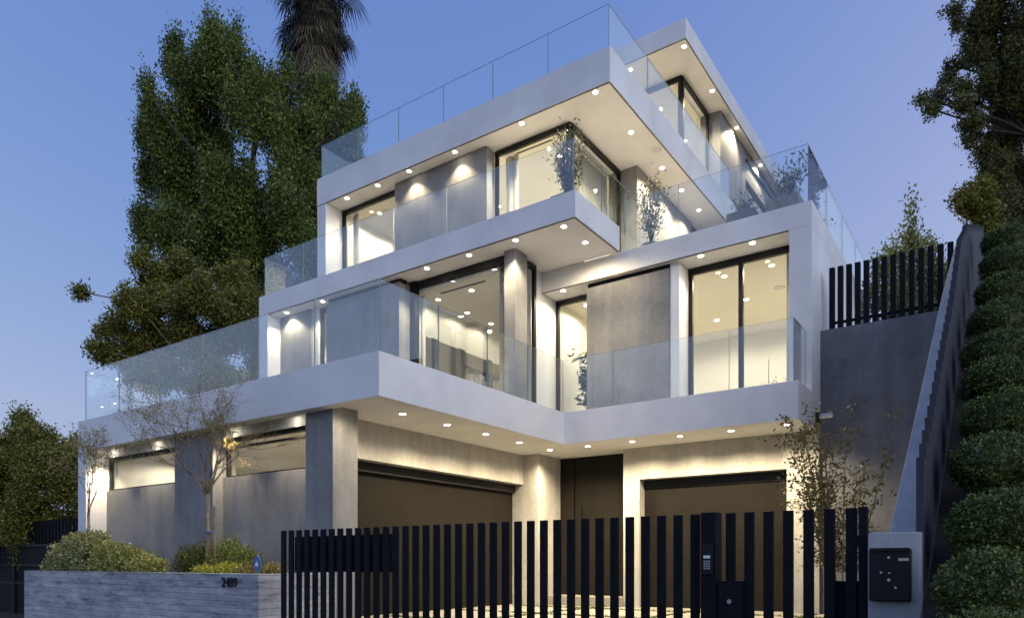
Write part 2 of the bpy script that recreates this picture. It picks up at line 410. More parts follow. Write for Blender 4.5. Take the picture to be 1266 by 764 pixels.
# entry
dr = B('entry_door', 'door', H, -8.44, -6.952, 14.72, 14.80, -.74, S1-.004)
B('door_panel', 'door', H, -8.828, -8.47, 14.69, 14.78, -.74, S1-.004)
B('door_gap', 'frame', H, -8.469, -8.441, 14.74, 14.79, -.74, S1-.004)
mb = MB(); mb.cyl((-8.27, 14.655, -.5), .018, 1.85, 10); mb.box(-8.28, -8.26, 14.655, 14.722, -.2, -.18); mb.box(-8.28, -8.26, 14.655, 14.722, 1.1, 1.12)
mb.build('door_handle', ['frame'], dr)
B('entry_step', 'paving', H, -8.828, -6.952, 14.0, 14.69, GZ+.002, -.745, bevel=.01)
# right garage wall
mb = MB(); y0, y1 = 14.20, 14.60
mb.box(-6.95, -6.57, y0, y1, GZ, S1-.002); mb.box(-3.53, XR+.001, y0, y1, GZ, S1-.002); mb.box(-6.57, -3.53, y0, y1, 1.79, S1-.002)
mb.build('garage_wall', ['concrete_lit'], H)
mb = MB(); mb.box(-6.57, -3.53, 14.46, 14.54, GZ, 1.789)
mb.build('garage_door', ['door'], H)
B('door_header', 'frame', H, -6.565, -3.535, 14.43, 14.455, 1.60, 1.787)
# solid backs of the ground floor
B('side_wall', 'plaster', H, XR-.25, XR-.003, 14.602, 20, GZ, S1-.002)
B('back_wall', 'plaster', H, XL+.352, XR-.26, 19.7, 19.9, GZ, S1-.002)
B('inner_wall', 'interior', H, -9.66, -9.63, 8.15, 19.6, GZ, S1-.01)

# ---- middle storey, left wing
ZA, ZB = F2+.002, S2-.002
B('end_wall', 'plaster', H, -16.35, -15.995, 11.755, 19.9, ZA, ZB)
B('wall', 'concrete', H, -15.993, -14.75, 12.15, 12.4, ZA, ZB)
B('wall_edge', 'plaster', H, -14.75, -14.54, 12.2, 12.4, ZA, ZB)
window(-14.52, -13.55, 12.25, ZA, ZB-.02, fw=.08)
B('concrete_panel', 'concrete', H, -13.93, -11.47, 11.95, 12.23, ZA, ZB-.10)
B('panel_header', 'frame', H, -13.93, -11.47, 12.0, 12.2, ZB-.10, ZB)
B('panel_return', 'concrete', H, -11.85, -11.475, 12.232, 12.5, ZA, ZB-.05)
fr = window(-11.47, -8.73, 12.36, ZA, ZB-.01, fw=.11)
B('window_mullion', 'frame', H, -11.46, -11.30, 12.30, 12.44, ZA, ZB-.01)
B('column', 'concrete', H, -8.72, -8.44, 12.22, 12.66, ZA, ZB, bevel=.004)
window_side(-8.55, 12.66, 13.2, ZA, ZB-.01, fw=.08)
B('wall', 'plaster', H, -9.0, -8.70, 13.202, 19.9, ZA, ZB-.004)
# ---- middle storey, right wing
RT, RO = 6.498, 6.06
mb = MB(); mb.box(-8.71, XR, 13.62, 14.35, RO, RT); mb.build('roof_beam', ['plaster'], H, bevel=.004)
mb = MB(); mb.box(-8.70, XR-.001, 14.351, 20, RO, 6.36); mb.build('roof_slab', ['plaster'], H)
mb = MB(); mb.box(XR-.25, XR, 14.351, 20, 6.361, RT); mb.box(-7.4, XR-.251, 19.75, 20, 6.361, RT); mb.build('parapet', ['plaster'], H)
B('end_wall', 'plaster', H, -3.34, XR, 13.62, 20, ZA, RO-.002, bevel=.004)
window(-8.70, -7.58, 14.25, ZA, RO-.01, fw=.08)
B('concrete_panel', 'concrete', H, -7.60, -5.70, 13.74, 13.90, ZA, RO-.10)
B('panel_header', 'frame', H, -7.60, -5.70, 13.78, 13.88, RO-.10, RO-.003)
B('panel_backing', 'plaster', H, -7.56, -5.53, 14.22, 14.40, ZA, RO-.003)
B('column', 'plaster', H, -5.69, -5.50, 13.76, 14.218, ZA, RO-.003)
window(-5.50, -3.345, 14.25, ZA, RO-.01, mull=(-4.42,), fw=.09)

# ---- mid slab
YM, XM = 11.75, -6.745
mb = MB(); mb.prism([(-16.35,YM),(XM,YM),(XM,13.60),(-7.6,13.60),(-7.6,20),(-16.35,20)], S2, F3); mb.build('floor_slab', ['plaster'], H)
w = .2; mb = MB()
mb.prism([(-16.352,YM-.003),(XM+.003,YM-.003),(XM+.003,13.603),(XM-w,13.603),(XM-w,YM+w),(-16.352,YM+w)], S2+.003, T2)
mb.box(-16.352, -16.15, YM+w, 20, F3+.001, T2)
mb.build('fascia', ['plaster'], H, bevel=.004)
# ---- upper storey
ZC, ZD = F3+.002, S3-.002
B('end_wall', 'plaster', H, -15.73, -15.385, 13.17, 20, ZC, ZD)
window(-15.38, -13.12, 13.75, ZC, ZD-.01, fw=.08)
B('concrete_panel', 'concrete', H, -13.14, -10.16, 13.53, 13.84, ZC, ZD-.02)
fr = window(-10.155, -8.09, 13.84, ZC, ZD-.01, fw=.09, deep=.07)
window_side(-8.06, 13.92, 16.325, ZC, ZD-.01, fw=.09, deep=.07)
B('wall', 'concrete', H, -8.4, -7.62, 16.33, 20.0, ZC, ZD)
B('wall', 'plaster', H, -15.38, -7.70, 24.0, 24.2, ZC, ZD)
window_side(-7.66, 20.02, 23.9, ZC, ZD-.01, fw=.09)
# roof terrace slab
YR = 13.16
mb = MB(); mb.box(-15.73, XM, YR, 28, S3, F4); mb.build('floor_slab', ['plaster'], H)
mb = MB(); w = .2
mb.prism([(-15.733,28),(-15.733,YR-.003),(XM+.003,YR-.003),(XM+.003,28),(XM-w,28),(XM-w,YR+w),(-15.533,YR+w),(-15.533,28)], S3+.004, T3)
mb.build('fascia', ['plaster'], H, bevel=.004)
# ---- top storey
ZE, ZF = F4+.002, S4-.002
window(-13.0, -7.36, 18.56, ZE, ZF-.01, mull=(-11.1, -9.2), fw=.09, deep=.07)
window_side(-7.33, 18.63, 20.665, ZE, ZF-.01, fw=.09, deep=.07)
mb = MB(); mb.box(-7.6, -7.0, 20.67, 23.1, ZE, ZF); mb.box(-7.6, -7.0, 27.0, 28, ZE, ZF); mb.box(-7.6, -7.0, 23.1, 27.0, 12.25, ZF)
mb.build('wall', ['concrete'], H)
B('slot_shade_strip', 'frame', H, -7.0, -6.96, 23.1, 26.9, 12.83, 12.89)  # black strip added as the shadow line of a slot in the wall
window_side(-7.02, 23.1, 27.0, ZE, 12.24, fw=.08)
B('wall', 'plaster', H, -13.2, -13.0, 18.6, 27.9, ZE, ZF)
mb = MB(); mb.box(-13.6, XM, 17.32, 28.6, S4, T4); mb.build('roof_slab', ['plaster'], H, bevel=.004)

# thin dark strips added along the soffits as the shadow line under each edge
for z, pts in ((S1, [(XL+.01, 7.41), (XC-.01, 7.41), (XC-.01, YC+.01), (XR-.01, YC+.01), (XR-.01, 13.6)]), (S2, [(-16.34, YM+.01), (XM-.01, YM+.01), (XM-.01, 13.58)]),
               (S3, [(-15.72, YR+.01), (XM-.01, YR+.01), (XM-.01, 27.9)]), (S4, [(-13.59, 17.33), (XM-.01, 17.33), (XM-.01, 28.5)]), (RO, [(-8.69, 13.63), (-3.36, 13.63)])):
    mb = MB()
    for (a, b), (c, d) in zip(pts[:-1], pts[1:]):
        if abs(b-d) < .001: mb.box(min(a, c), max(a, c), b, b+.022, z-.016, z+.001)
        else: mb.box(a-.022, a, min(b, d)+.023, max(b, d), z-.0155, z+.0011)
    mb.build('soffit_shade_strip', ['shade_line'], H)
# ---- rooms (painted inside faces)
def room(x0, x1, y0, y1, z0, z1, front=False, right=True):
    mb = MB()
    mb.add([(x0,y0,z0),(x1,y0,z0),(x1,y1,z0),(x0,y1,z0)], [(0,1,2,3)], 1)
    mb.add([(x0,y0,z1),(x1,y0,z1),(x1,y1,z1),(x0,y1,z1)], [(3,2,1,0)])
    mb.add([(x0,y1,z0),(x1,y1,z0),(x1,y1,z1),(x0,y1,z1)], [(0,1,2,3)])
    mb.add([(x0,y0,z0),(x0,y1,z0),(x0,y1,z1),(x0,y0,z1)], [(0,1,2,3)])
    if right: mb.add([(x1,y0,z0),(x1,y1,z0),(x1,y1,z1),(x1,y0,z1)], [(3,2,1,0)])
    return mb.build('room', ['interior', 'interior_floor'], H)
room(-16.28, -9.67, 8.06, 12.5, GZ+.02, 2.44)
room(-11.62, -9.01, 12.45, 19.4, F2+.01, 6.25)
B('pelmet', 'interior', H, -11.6, -9.01, 12.446, 12.46, 6.25, 6.49)                # kitchen end
room(-15.98, -11.66, 12.41, 17.0, F2+.01, 6.47)
room(-8.69, -3.35, 14.41, 19.2, F2+.01, 6.04)
room(-15.37, -12.7, 13.85, 18.0, F3+.01, 9.79)
room(-12.6, -8.42, 13.93, 18.4, F3+.01, 9.79, right=False)
B('inner_wall', 'interior', H, -12.5, -8.401, 18.41, 18.5, F3+.01, 9.79)
room(-12.9, -7.61, 18.66, 23.0, F4+.01, 13.17, right=False)
room(-12.9, -7.62, 23.01, 27.8, F4+.01, 13.17, right=False)
# small windows and an inner door seen in the rooms
def inwin(x, y0, y1, z0, z1):
    mb = MB(); mb.box(x, x+.05, y0, y0+.06, z0, z1); mb.box(x, x+.05, y1-.06, y1, z0, z1); mb.box(x, x+.049, y0, y1, z1-.06, z1); mb.box(x, x+.049, y0, y1, z0, z0+.05)
    f_ = mb.build('inner_window', ['frame'], H)
    MB().box(x+.01, x+.02, y0+.05, y1-.05, z0, z1).build('pane', ['pane_dark'], f_)
inwin(-15.36, 15.6, 16.6, F3+.4, 8.75); inwin(-15.36, 17.1, 17.8, F3+.4, 8.55)
# ceiling slot vents
for bx in ((-10.9, -9.6, 12.7, 12.76, 6.242, 6.249), (-9.75, -8.75, 14.15, 14.2, 9.782, 9.789)):
    B('slot_vent', 'frame', H, *bx)
mb = MB(); mb.cyl((-6.95, 16.0, S3-.006), .12, .005, 20); mb.build('ceiling_speaker', ['steel'], H)
mb = MB(); mb.cyl((-4.2, 16.3, 6.03), .12, .008, 20); mb.build('ceiling_speaker', ['steel'], H)
B('closet_door', 'interior', H, -5.2, -4.2, 19.14, 19.19, F2+.02, 5.3)
B('closet_door', 'interior', H, -6.22, -5.22, 19.14, 19.19, F2+.02, 5.3)

M['deck'] = concrete('terrace_tile', (.42, .39, .35), .12, False, 3)
B('terrace_floor', 'deck', H, -16.40, -7.74, 7.64, 11.9, F2+.004, F2+.03)
B('terrace_floor', 'deck', H, -8.40, -3.35, 12.85, 13.70, F2+.004, F2+.031)
B('terrace_floor', 'deck', H, -15.98, -6.96, 11.97, 13.5, F3+.004, F3+.03)
B('terrace_floor', 'deck', H, -15.5, -6.96, 13.38, 18.5, F4+.004, F4+.03)
mb = MB(); mb.box(-7.55, -3.22, 14.36, 19.7, 6.361, 6.38); mb.build('terrace_floor', ['deck'], H)
# ---- glass balustrades
def rail(box, edges):
    mb = MB().box(*box); mb.mi = [1 if i in edges else 0 for i in range(6)]
    mb.build('balustrade_panel', ['rail_glass', 'glass_edge'], H)
def rail_y(y, xs_, z0, z1):
    for a, b in zip(xs_[:-1], xs_[1:]): rail((a+.006, b-.006, y, y+.016, z0, z1), (1, 3, 5))
def rail_x(x, ys_, z0, z1):
    for a, b in zip(ys_[:-1], ys_[1:]): rail((x-.016, x, a+.006, b-.006, z0, z1), (1, 2, 4))
rail_y(7.5, [-16.55, -15.1, -13.56, -12.08, -10.46, -9.03, -7.59], T1+.001, 4.157)
rail_x(-7.59, [7.515, 8.82, 10.13, 11.42, 12.71], T1+.001, 4.157)
rail_y(12.71, [-7.585, -6.45, -5.3, -4.15, -3.04], T1+.001, 4.157)
rail_x(-3.04, [12.725, 13.6], T1+.001, 4.157)
rail_x(-16.54, [7.515, 9.2, 10.9, 12.6, 14.3], T1-.2, 4.157)
rail_y(11.85, [-16.25, -14.68, -13.1, -11.55, -9.98, -8.4, -6.84], T2+.001, 8.065)
rail_x(-6.84, [11.865, 13.0, 14.11], T2+.001, 8.065)
rail_x(-16.24, [11.865, 13.4, 15.0], T2+.001, 8.065)
rail_y(13.26, [-15.67, -14.21, -12.75, -11.27, -9.79, -8.3, -6.82], T3+.001, 11.50)
rail_x(-6.82, [13.275, 15.2, 17.1, 19.0, 20.96], T3+.001, 11.50)
rail_x(-15.65, [13.275, 15.2, 17.1], T3+.001, 11.50)
rail_y(13.72, [-6.70, -5.5, -4.25, -3.03], RT+.001, 7.58)
rail_x(-3.03, [13.735, 15.3, 16.9, 18.5, 20.0], RT+.001, 7.56)

# ---- downlights
def spot(name, parent, loc, power, ang=118, blend=.75, col=(1, .83, .53), r=.03):
    l = bpy.data.lights.new(name, 'SPOT'); l.energy = power; l.color = col; l.spot_size = R(ang); l.spot_blend = blend
    l.shadow_soft_size = r; o = bpy.data.objects.new(name, l); COL.objects.link(o); o.parent = parent; o.location = loc; return o
mb = MB(); n = 20
ring = [(math.cos(2*math.pi*i/n), math.sin(2*math.pi*i/n)) for i in range(n)]
vs = [(.075*a, .075*b, 0) for a, b in ring] + [(.075*a, .075*b, -.006) for a, b in ring] + [(.058*a, .058*b, -.006) for a, b in ring] + [(.052*a, .052*b, -.001) for a, b in ring]
fs = [(k*n+i, k*n+(i+1)%n, (k+1)*n+(i+1)%n, (k+1)*n+i) for k in range(3) for i in range(n)]
mb.add(vs, fs); dproto = mb.build('downlight', ['steel'], H)
lens = MB().add([(.052*a, .052*b, -.002) for a, b in ring], [tuple(range(n))[::-1]]).build('lens', ['lamp'], None)
lens.parent = dproto
lampo = spot('lamp', dproto, (0, 0, -.03), 60)
used = [0]
HO = Vector(H.location)
lamps = {}
def downlight(x, y, z, power, ang=118, blend=.75):
    if used[0] == 0: d = dproto; used[0] = 1; l = lampo
    else:
        d = dproto.copy(); COL.objects.link(d); q = lens.copy(); COL.objects.link(q); q.parent = d
        l = lampo.copy(); COL.objects.link(l); l.parent = d
    key = (power, ang, blend)
    if key not in lamps:
        dd = lampo.data.copy(); dd.energy = power; dd.spot_size = R(ang); dd.spot_blend = blend; dd.color = (1, .87, .65) if ang == 168 else (1, .81, .51); lamps[key] = dd
    l.data = lamps[key]
    d.parent = H; d.location = Vector((x, y, z)) - HO
PW = 430
for x, y in ((-8.32,7.68),(-8.32,8.75),(-8.32,9.9),(-8.32,11.05),(-8.32,12.2),(-8.32,13.38),(-7.4,13.42),(-6.37,13.42),(-5.34,13.4),(-4.33,13.38),(-3.32,13.38)):
    downlight(x, y, S1-.001, (380 if y > 9 else 190) if x > -8.2 or y > 8 else 60, 150, 1.0)
for x in (-15.95, -14.2, -11.6, -9.85): downlight(x, 7.68, S1-.001, 230, 92)
for x, y in ((-15.5,11.97),(-14.1,11.97),(-10.63,11.95),(-9.44,11.95),(-8.23,11.93),(-7.13,11.98),(-7.13,12.83)): downlight(x, y, S2-.001, 95 if y > 12.5 else 130 if x < -12 else 150 if x > -8 else 240, 172 if y > 12.5 else 125, .5)
for x in (-8.22, -5.06, -4.05): downlight(x, 13.78, RO-.001, 150 if x < -8 else 60, 150 if x < -8 else 120)
for x, y in ((-14.73,13.34),(-13.57,13.34),(-12.43,13.31),(-10.95,13.31),(-9.01,13.3),(-7.15,13.3),(-7.15,15.01),(-7.16,16.8),(-7.17,18.1),(-7.18,19.4)): downlight(x, y, S3-.001, 130 if x < -10 else 430, 105 if x < -10 else 135)
for x, y in ((-6.9,17.6),(-6.9,19.7),(-6.88,21.8),(-6.88,24.3),(-8.4,17.6)): downlight(x, y, S4-.001, 400, 130)
PI_ = 260
for x, y in ((-10.2,13.0),(-11.2,13.0),(-11.2,14.1),(-11.2,15.1),(-10.1,15.1),(-10.1,17.2),(-11.2,16.6)): downlight(x, y, 6.248, 20, 168, .3)
downlight(-14.3, 13.6, 6.468, 150, 168, .3)
for x, y in ((-5.0,15.0),(-4.02,15.0),(-6.02,15.3),(-5.02,16.6),(-4.0,17.6),(-6.05,17.6),(-8.1,14.95),(-7.5,17)): downlight(x, y, 6.038, 66, 168, .3)
for x, y in ((-14.57,14.4),(-14.57,15.6),(-13.4,15),(-10.34,14.86),(-8.95,14.85),(-9.6,16.6),(-11.6,16.0)): downlight(x, y, 9.788, 330 if x > -12 else 75, 168, .3)
for x, y in ((-8.4,19.6),(-8.4,21.5),(-10.4,20.5),(-8.4,24.2),(-8.4,26.0)): downlight(x, y, 13.168, 200, 168, .3)
for x, y in ((-15.4,9.3),(-13.9,9.3),(-12.2,10.2),(-11.2,9.3),(-10.2,9.9)): downlight(x, y, 2.438, 70, 168, .3)

def curtain(label, x0, x1, y, z0, z1, along='x', seed=1):
    rr = random.Random(seed); n = int(abs(x1-x0)/.035); vs = []
    for i in range(n+1):
        p = x0+(x1-x0)*i/n; q = y+.035*math.sin(i*1.35)+rr.uniform(-.008, .008)
        for z in (z0, z1): vs.append((p, q, z) if along == 'x' else (q, p, z))
    mb = MB().add(vs, [(2*i, 2*i+2, 2*i+3, 2*i+1) for i in range(n)])
    tag(mb.build('curtain', ['curtain_cloth'], None, smooth=True), label, 'curtain')
M['curtain_cloth'] = plain('sheer_curtain_cloth', (.75, .73, .68), .9)
curtain('narrow white curtain gathered at the left end of the large middle window', -11.44, -11.26, 12.60, F2+.02, 6.24)
curtain('white curtain at the right end of the double middle window', -3.62, -3.40, 14.55, F2+.02, 6.02, seed=2)
curtain('white curtain gathered at the left end of the corner window above', -10.05, -9.70, 14.15, F3+.02, 9.77, seed=3)
curtain('long white curtain drawn along the side of the corner window', 14.9, 16.25, -8.45, F3+.02, 9.77, 'y', 4)
curtain('white curtain at the left end of the top left window', -15.2, -15.0, 14.0, F3+.02, 9.77, seed=5)
t = thing('storage_shelf', 'shelf of dark boxes behind the first low strip window', 'shelf', (-14.2, 9.9, GZ+.03))
B('shelf_body', 'wood', t, -15.0, -13.2, 9.7, 10.1, GZ+.03, 1.72)
mb = MB(); x = -14.95
while x < -13.3:
    mb.box(x, x+.18, 9.72, 10.0, 1.722, 1.722+random.Random(int(x*100)).uniform(.08, .22)); x += .24
mb.build('boxes', ['frame'], t)
# ---- fittings and furniture of the house
t = thing('kitchen_cabinet', 'long dark wall cabinet with lit open shelves in the middle floor room', 'cabinet', (-11.5, 15.9, F2+.012))
mb = MB(); x0, x1 = -11.60, -11.36
mb.box(x0, x1, 12.75, 14.10, F2+.02, 5.34); mb.box(x0, x1, 16.55, 19.2, F2+.02, 5.34)
mb.box(x0, x1-.01, 14.10, 16.55, 5.0, 5.33); mb.box(x0, x1-.02, 14.10, 16.55, F2+.02, 4.45); mb.box(x0, x0+.03, 14.10, 16.55, 4.45, 5.0)
mb.build('cabinet_body', ['olive_veneer'], t)
mb = MB()
for a, b in ((12.95, 13.2), (13.98, 14.2), (15.2, 15.36), (16.6, 16.8)): mb.box(x0+.01, x1+.01, a, b, F2+.03, 5.36)
mb.build('tall_door', ['frame'], t)
rr = random.Random(3); mb = MB(); y = 14.02
while y < 16.5:
    wd = rr.uniform(.04, .12); mb.box(-11.55, -11.40, y, y+wd*.8, 4.455, 4.455+rr.uniform(.3, .5)); y += wd+.03
mb.build('books', ['books'], t)
t = thing('kitchen_island', 'dark kitchen island seen through the large middle floor window', 'kitchen island', (-10.2, 15.8, F2+.012))
B('island_body', 'wood', t, -10.6, -9.95, 14.6, 17.0, F2+.012, 3.75); B('worktop', 'steel', t, -10.65, -9.9, 14.55, 17.05, 3.751, 3.80)
t = thing('security_camera', 'small white camera on a black bracket on the right side of the balcony slab', 'security camera', (XR, 13.9, 2.64))
B('bracket', 'frame', t, XR+.004, XR+.07, 13.86, 13.94, 2.55, 2.74)
mb = MB(); mb.cyl((XR+.07, 13.9, 2.66), .045, .22, 14, axis='x'); mb.build('camera_body', ['white_plastic'], t, smooth=False)

# potted plants
def potted(name, label, loc, potm, pr, ph, h, spread, n, leafm, leaf, seed, stems=9, up=1.0, square=False, group=None):
    t = thing(name, label, 'potted plant', loc, group); x, y, z = loc; rr = random.Random(seed)
    mb = MB()
    if square: mb.box(x-pr, x+pr, y-pr, y+pr, z, z+ph)
    else: mb.cyl((x, y, z), pr*.75, ph, 18, pr)
    mb.build('pot', [potm], t, bevel=.01)
    mb = MB(); pts = []
    for i in range(stems):
        a = rr.uniform(0, 6.28); k = rr.uniform(.3, 1)*spread; hh = h*rr.uniform(.65, 1)
        p = [Vector((x+math.cos(a)*.3*pr*f, y+math.sin(a)*.3*pr*f, z+ph-.02)) + Vector((math.cos(a)*k*f**1.3, math.sin(a)*k*f**1.3, hh*f)) for f in (0, .3, .6, 1)]
        mb.tube(p, [.012, .009, .006, .003], 5)
        for j in range(n//stems):
            f = rr.uniform(.22, 1.0); q = Vector((x, y, z+ph)) + Vector((math.cos(a)*k*f**1.3, math.sin(a)*k*f**1.3, hh*f))
            s = .10*spread+.05; pts.append((q.x+rr.gauss(0, s), q.y+rr.gauss(0, s), q.z+rr.gauss(0, s)))
    mb.build('stem', ['bark_dark'], t); leaf_mesh('foliage', pts, leafm, t, leaf, seed, .35, up)
    return t
potted('potted_olive', 'potted olive bush in a dark square pot at the corner of the upper balcony', (-7.25, 12.3, F3+.002), 'pot', .24, .42, 1.3, .36, 1500, 'leaf_olive', .07, 1, 14, square=True)
potted('potted_shrub', 'loose potted shrub on the lower roof below the long upper soffit', (-6.35, 14.3, 6.362), 'pot', .22, .42, 1.5, .42, 1000, 'leaf_olive', .08, 2, 9, group=None)
potted('potted_shrub', 'feathery shrub in a timber box at the front corner of the right roof terrace', (-3.55, 14.2, 6.362), 'pot_wood', .30, .50, .72, .45, 600, 'leaf_olive', .09, 3, 10, square=True)
potted('potted_shrub', 'low shrub in a grey box left of the feathery one on the right roof terrace', (-4.35, 14.25, 6.362), 'pot', .27, .48, .35, .25, 300, 'leaf_olive', .07, 4, 9, square=True)
potted('potted_shrub', 'small rounded shrub in a pot on the side edge of the right roof terrace', (-3.3, 15.8, 6.362), 'pot_wood', .22, .40, .3, .2, 400, 'leaf_dark', .07, 14, 9)
potted('house_plant', 'tall leafy indoor plant behind the narrow window left of the concrete panel', (-8.05, 14.9, F2+.012), 'pot', .22, .40, 1.75, .40, 420, 'leaf_pot', .22, 5, 10, .2)
potted('house_plant', 'indoor plant inside the narrow glass beside the slim column', (-9.25, 13.6, F2+.012), 'pot', .2, .35, 1.5, .28, 300, 'leaf_pot', .18, 6, 8, .3)
potted('house_plant', 'pale small plant at the right end of the middle floor window', (-3.9, 14.75, F2+.012), 'pot', .16, .2, .55, .28, 260, 'leaf_thin', .06, 7, 9, .5)
potted('house_plant', 'small plant in the top left room behind the glass', (-14.6, 14.3, F3+.012), 'pot', .16, .35, .75, .3, 300, 'leaf_olive', .08, 8, 9, .5)
potted('terrace_shrub', 'round green shrub behind the glass of the lower left terrace', (-13.2, 9.0, F2+.002), 'pot', .25, .35, .75, .38, 900, 'leaf_green', .08, 9, 12, .6)
t = thing('terrace_chair', 'pale outdoor lounge chair on the lower left terrace', 'chair', (-14.0, 9.4, F2+.002))
B('seat', 'books', t, -14.35, -13.7, 9.1, 9.75, F2+.30, F2+.42, bevel=.03); B('backrest', 'books', t, -14.35, -13.7, 9.76, 9.88, F2+.32, F2+.95, bevel=.03)
for a in (-14.32, -13.77):
    for b in (9.12, 9.8): B('leg', 'frame', t, a, a+.04, b, b+.04, F2+.002, F2+.299)

# ================================================================== FENCE, GATE
YF = 4.60; SP = .1187; TOPZ = .322
def barz(i): return TOPZ
def slat_fence(name, label, cat, i0, i1, y=YF, xs0=-6.0, rails=(-1.2, .12)):
    xa = xs0+SP*i0; xb = xs0+SP*(i1-1); t = thing(name, label, cat, ((xa+xb)/2, y, -1.49))
    proto = None
    for i in range(i0, i1):
        x = xs0+SP*i
        if proto is None:
            proto = MB().box(x-.030, x+.030, y-.013, y+.013, -1.44, TOPZ).build('slat', ['fence'], t, bevel=.003); px0 = x
        else:
            c = proto.copy(); COL.objects.link(c); c.parent = t; c.location = Vector(proto.location) + Vector((x-px0, 0, 0))
    for z in rails: B('rail', 'fence', t, xa-.03, xb+.03, y+.015, y+.035, z, z+.05)
    return t
slat_fence('slatted_fence', 'left fixed run of black slatted fence with a dark panel behind it', 'fence', 0, 12, rails=(-1.25,))
slat_fence('driveway_gate', 'wide black vertical slat driveway gate in front of the garages', 'gate', 12, 37, rails=(-1.25,))
slat_fence('pedestrian_gate', 'narrow black slatted gate between the keypad post and the mailbox pillar', 'gate', 38, 45, rails=(-1.25,))
B('screen_panel', 'fence', [o for o in COL.objects if o.name == 'slatted_fence'][0], -5.93, -4.60, YF+.08, YF+.11, -.085, .262)
PG = [o for o in COL.objects if o.name == 'pedestrian_gate'][0]
B('lock_box', 'fence', PG, -1.555, -1.40, YF-.06, YF+.03, -.75, -.112)
mb = MB(); mb.cyl((-1.478, YF-.07, -.245), .015, .012, 14, axis='y'); mb.build('lock', ['steel'], PG)
B('hinge_box', 'fence', PG, -.90, -.70, YF+.05, YF+.10, -.75, -.108)
t = thing('keypad_post', 'black square post with a lit intercom screen and keypad', 'post', (-1.61, YF-.02, -1.49))
B('post', 'fence', t, -1.665, -1.565, YF-.07, YF+.05, -1.49, .327, bevel=.004)
k = B('keypad', 'frame', t, -1.652, -1.578, YF-.09, YF-.071, -.075, .125, bevel=.004)
B('display', 'screen', k, -1.638, -1.594, YF-.0915, YF-.0902, .030, .048)
mb = MB()
for i in range(3):
    for j in range(4): mb.box(-1.636+i*.0155, -1.625+i*.0155, YF-.093, YF-.0902, -.040+j*.015, -.030+j*.015)
mb.build('key', ['steel'], k)
t = thing('end_post', 'slender black post touching the concrete mailbox pillar', 'post', (-.70, YF, -1.49))
B('post', 'fence', t, -.735, -.69, YF-.03, YF+.03, -1.49, .325, bevel=.003); B('hinge', 'fence', t, -.765, -.736, YF-.02, YF+.02, .10, .16)

# mailbox pillar
t = thing('mailbox_pillar', 'concrete pillar with a black mailbox and intercom panel set in it', 'pillar', (-.54, 4.62, -1.49))
B('pillar_body', 'cap', t, -.675, -.412, 4.5, 4.75, -1.49, .170, bevel=.006)
k = B('mailbox', 'frame', t, -.662, -.455, 4.45, 4.499, -.212, .080, bevel=.008)
mb = MB()
for (a, b, w_, h_) in ((-.57, .026, .014, .008),(-.515, .012, .05, .014),(-.607, -.062, .012, .018),(-.565, -.060, .010, .010),(-.57, -.102, .016, .016),(-.535, -.142, .012, .012)):
    if w_ > .03: mb.box(a, a+w_, 4.446, 4.4495, b, b+h_)
    else: mb.cyl((a+w_/2, 4.446, b+h_/2), w_*.5, .0035, 12, axis='y')
mb.build('button', ['key_dot'], k)
mb = MB(); mb.box(-.655, -.462, 4.435, 4.449, .066, .083); mb.build('lid', ['frame'], k)

# sloping wall up the hill with cap
t = thing('sloping_wall', 'pale concrete wall rising steeply uphill behind the mailbox pillar', 'wall', (-.52, 8.5, -1.2))
prof = [(4.752, .17), (8.6, 2.74), (10.9, 4.15), (14.2, 4.6)]
def slope_wall(x0, x1, pr, zb, mb):
    n = len(pr); v = []
    for x in (x0, x1): v += [(x, y, zb) for y, z in pr] + [(x, y, z) for y, z in pr]
    f = []
    for i in range(n-1):
        f += [(i, i+n, i+1+n, i+1), (2*n+i, 2*n+i+1, 3*n+i+1, 3*n+i), (n+i, 3*n+i, 3*n+i+1, n+i+1), (i, i+1, 2*n+i+1, 2*n+i)]
    f += [(0, 2*n, 3*n, n), (n-1, 2*n-1, 4*n-1, 3*n-1)]
    return mb.add(v, f)
slope_wall(-.60, -.452, prof, -1.5, MB()).build('wall_body', ['cap'], t, bevel=.004)
# stepped board fence beside it: boards one by one
t = thing('stepped_board_fence', 'dark board fence whose top steps up beside the sloping wall', 'fence', (-.42, 8.5, -1.2))
def ftop(y):
    P_ = [(4.6, .53), (5.42, 1.05), (6.07, 1.5), (7.09, 2.2), (8.22, 3.12), (9.42, 3.70), (14.7, 5.70)]
    for (a, b), (c, d) in zip(P_[:-1], P_[1:]):
        if y <= c: return b+(d-b)*(y-a)/(c-a)
    return P_[-1][1]
y = 4.62
while y < 14.4:
    wd = .16 if y < 9 else .3
    B('board', 'dark_slat', t, -.447, -.405, y, y+wd-.008, -1.3, ftop(y+wd*.5), bevel=.003); y += wd
# retaining wall and its palisade
t = thing('retaining_wall', 'dark blue grey concrete retaining wall right of the house', 'wall', (-1.8, 14.4, GZ))
B('wall_body', 'concrete_dark', t, -2.945, -.61, 14.3, 14.5, GZ-.1, 4.33, bevel=.005)
t = thing('palisade_fence', 'row of black upright bars on top of the retaining wall', 'fence', (-1.8, 14.4, 4.33))
proto = None
for i in range(15):
    x = -2.76+.145*i
    if proto is None: proto = MB().box(x-.045, x+.045, 14.34, 14.44, 4.331, 5.48).build('slat', ['fence'], t, bevel=.003)
    else:
        c = proto.copy(); COL.objects.link(c); c.parent = t; c.location = Vector(proto.location)+Vector((.145*i, 0, 0))
B('rail', 'fence', t, -2.82, -.68, 14.441, 14.47, 4.45, 4.5)

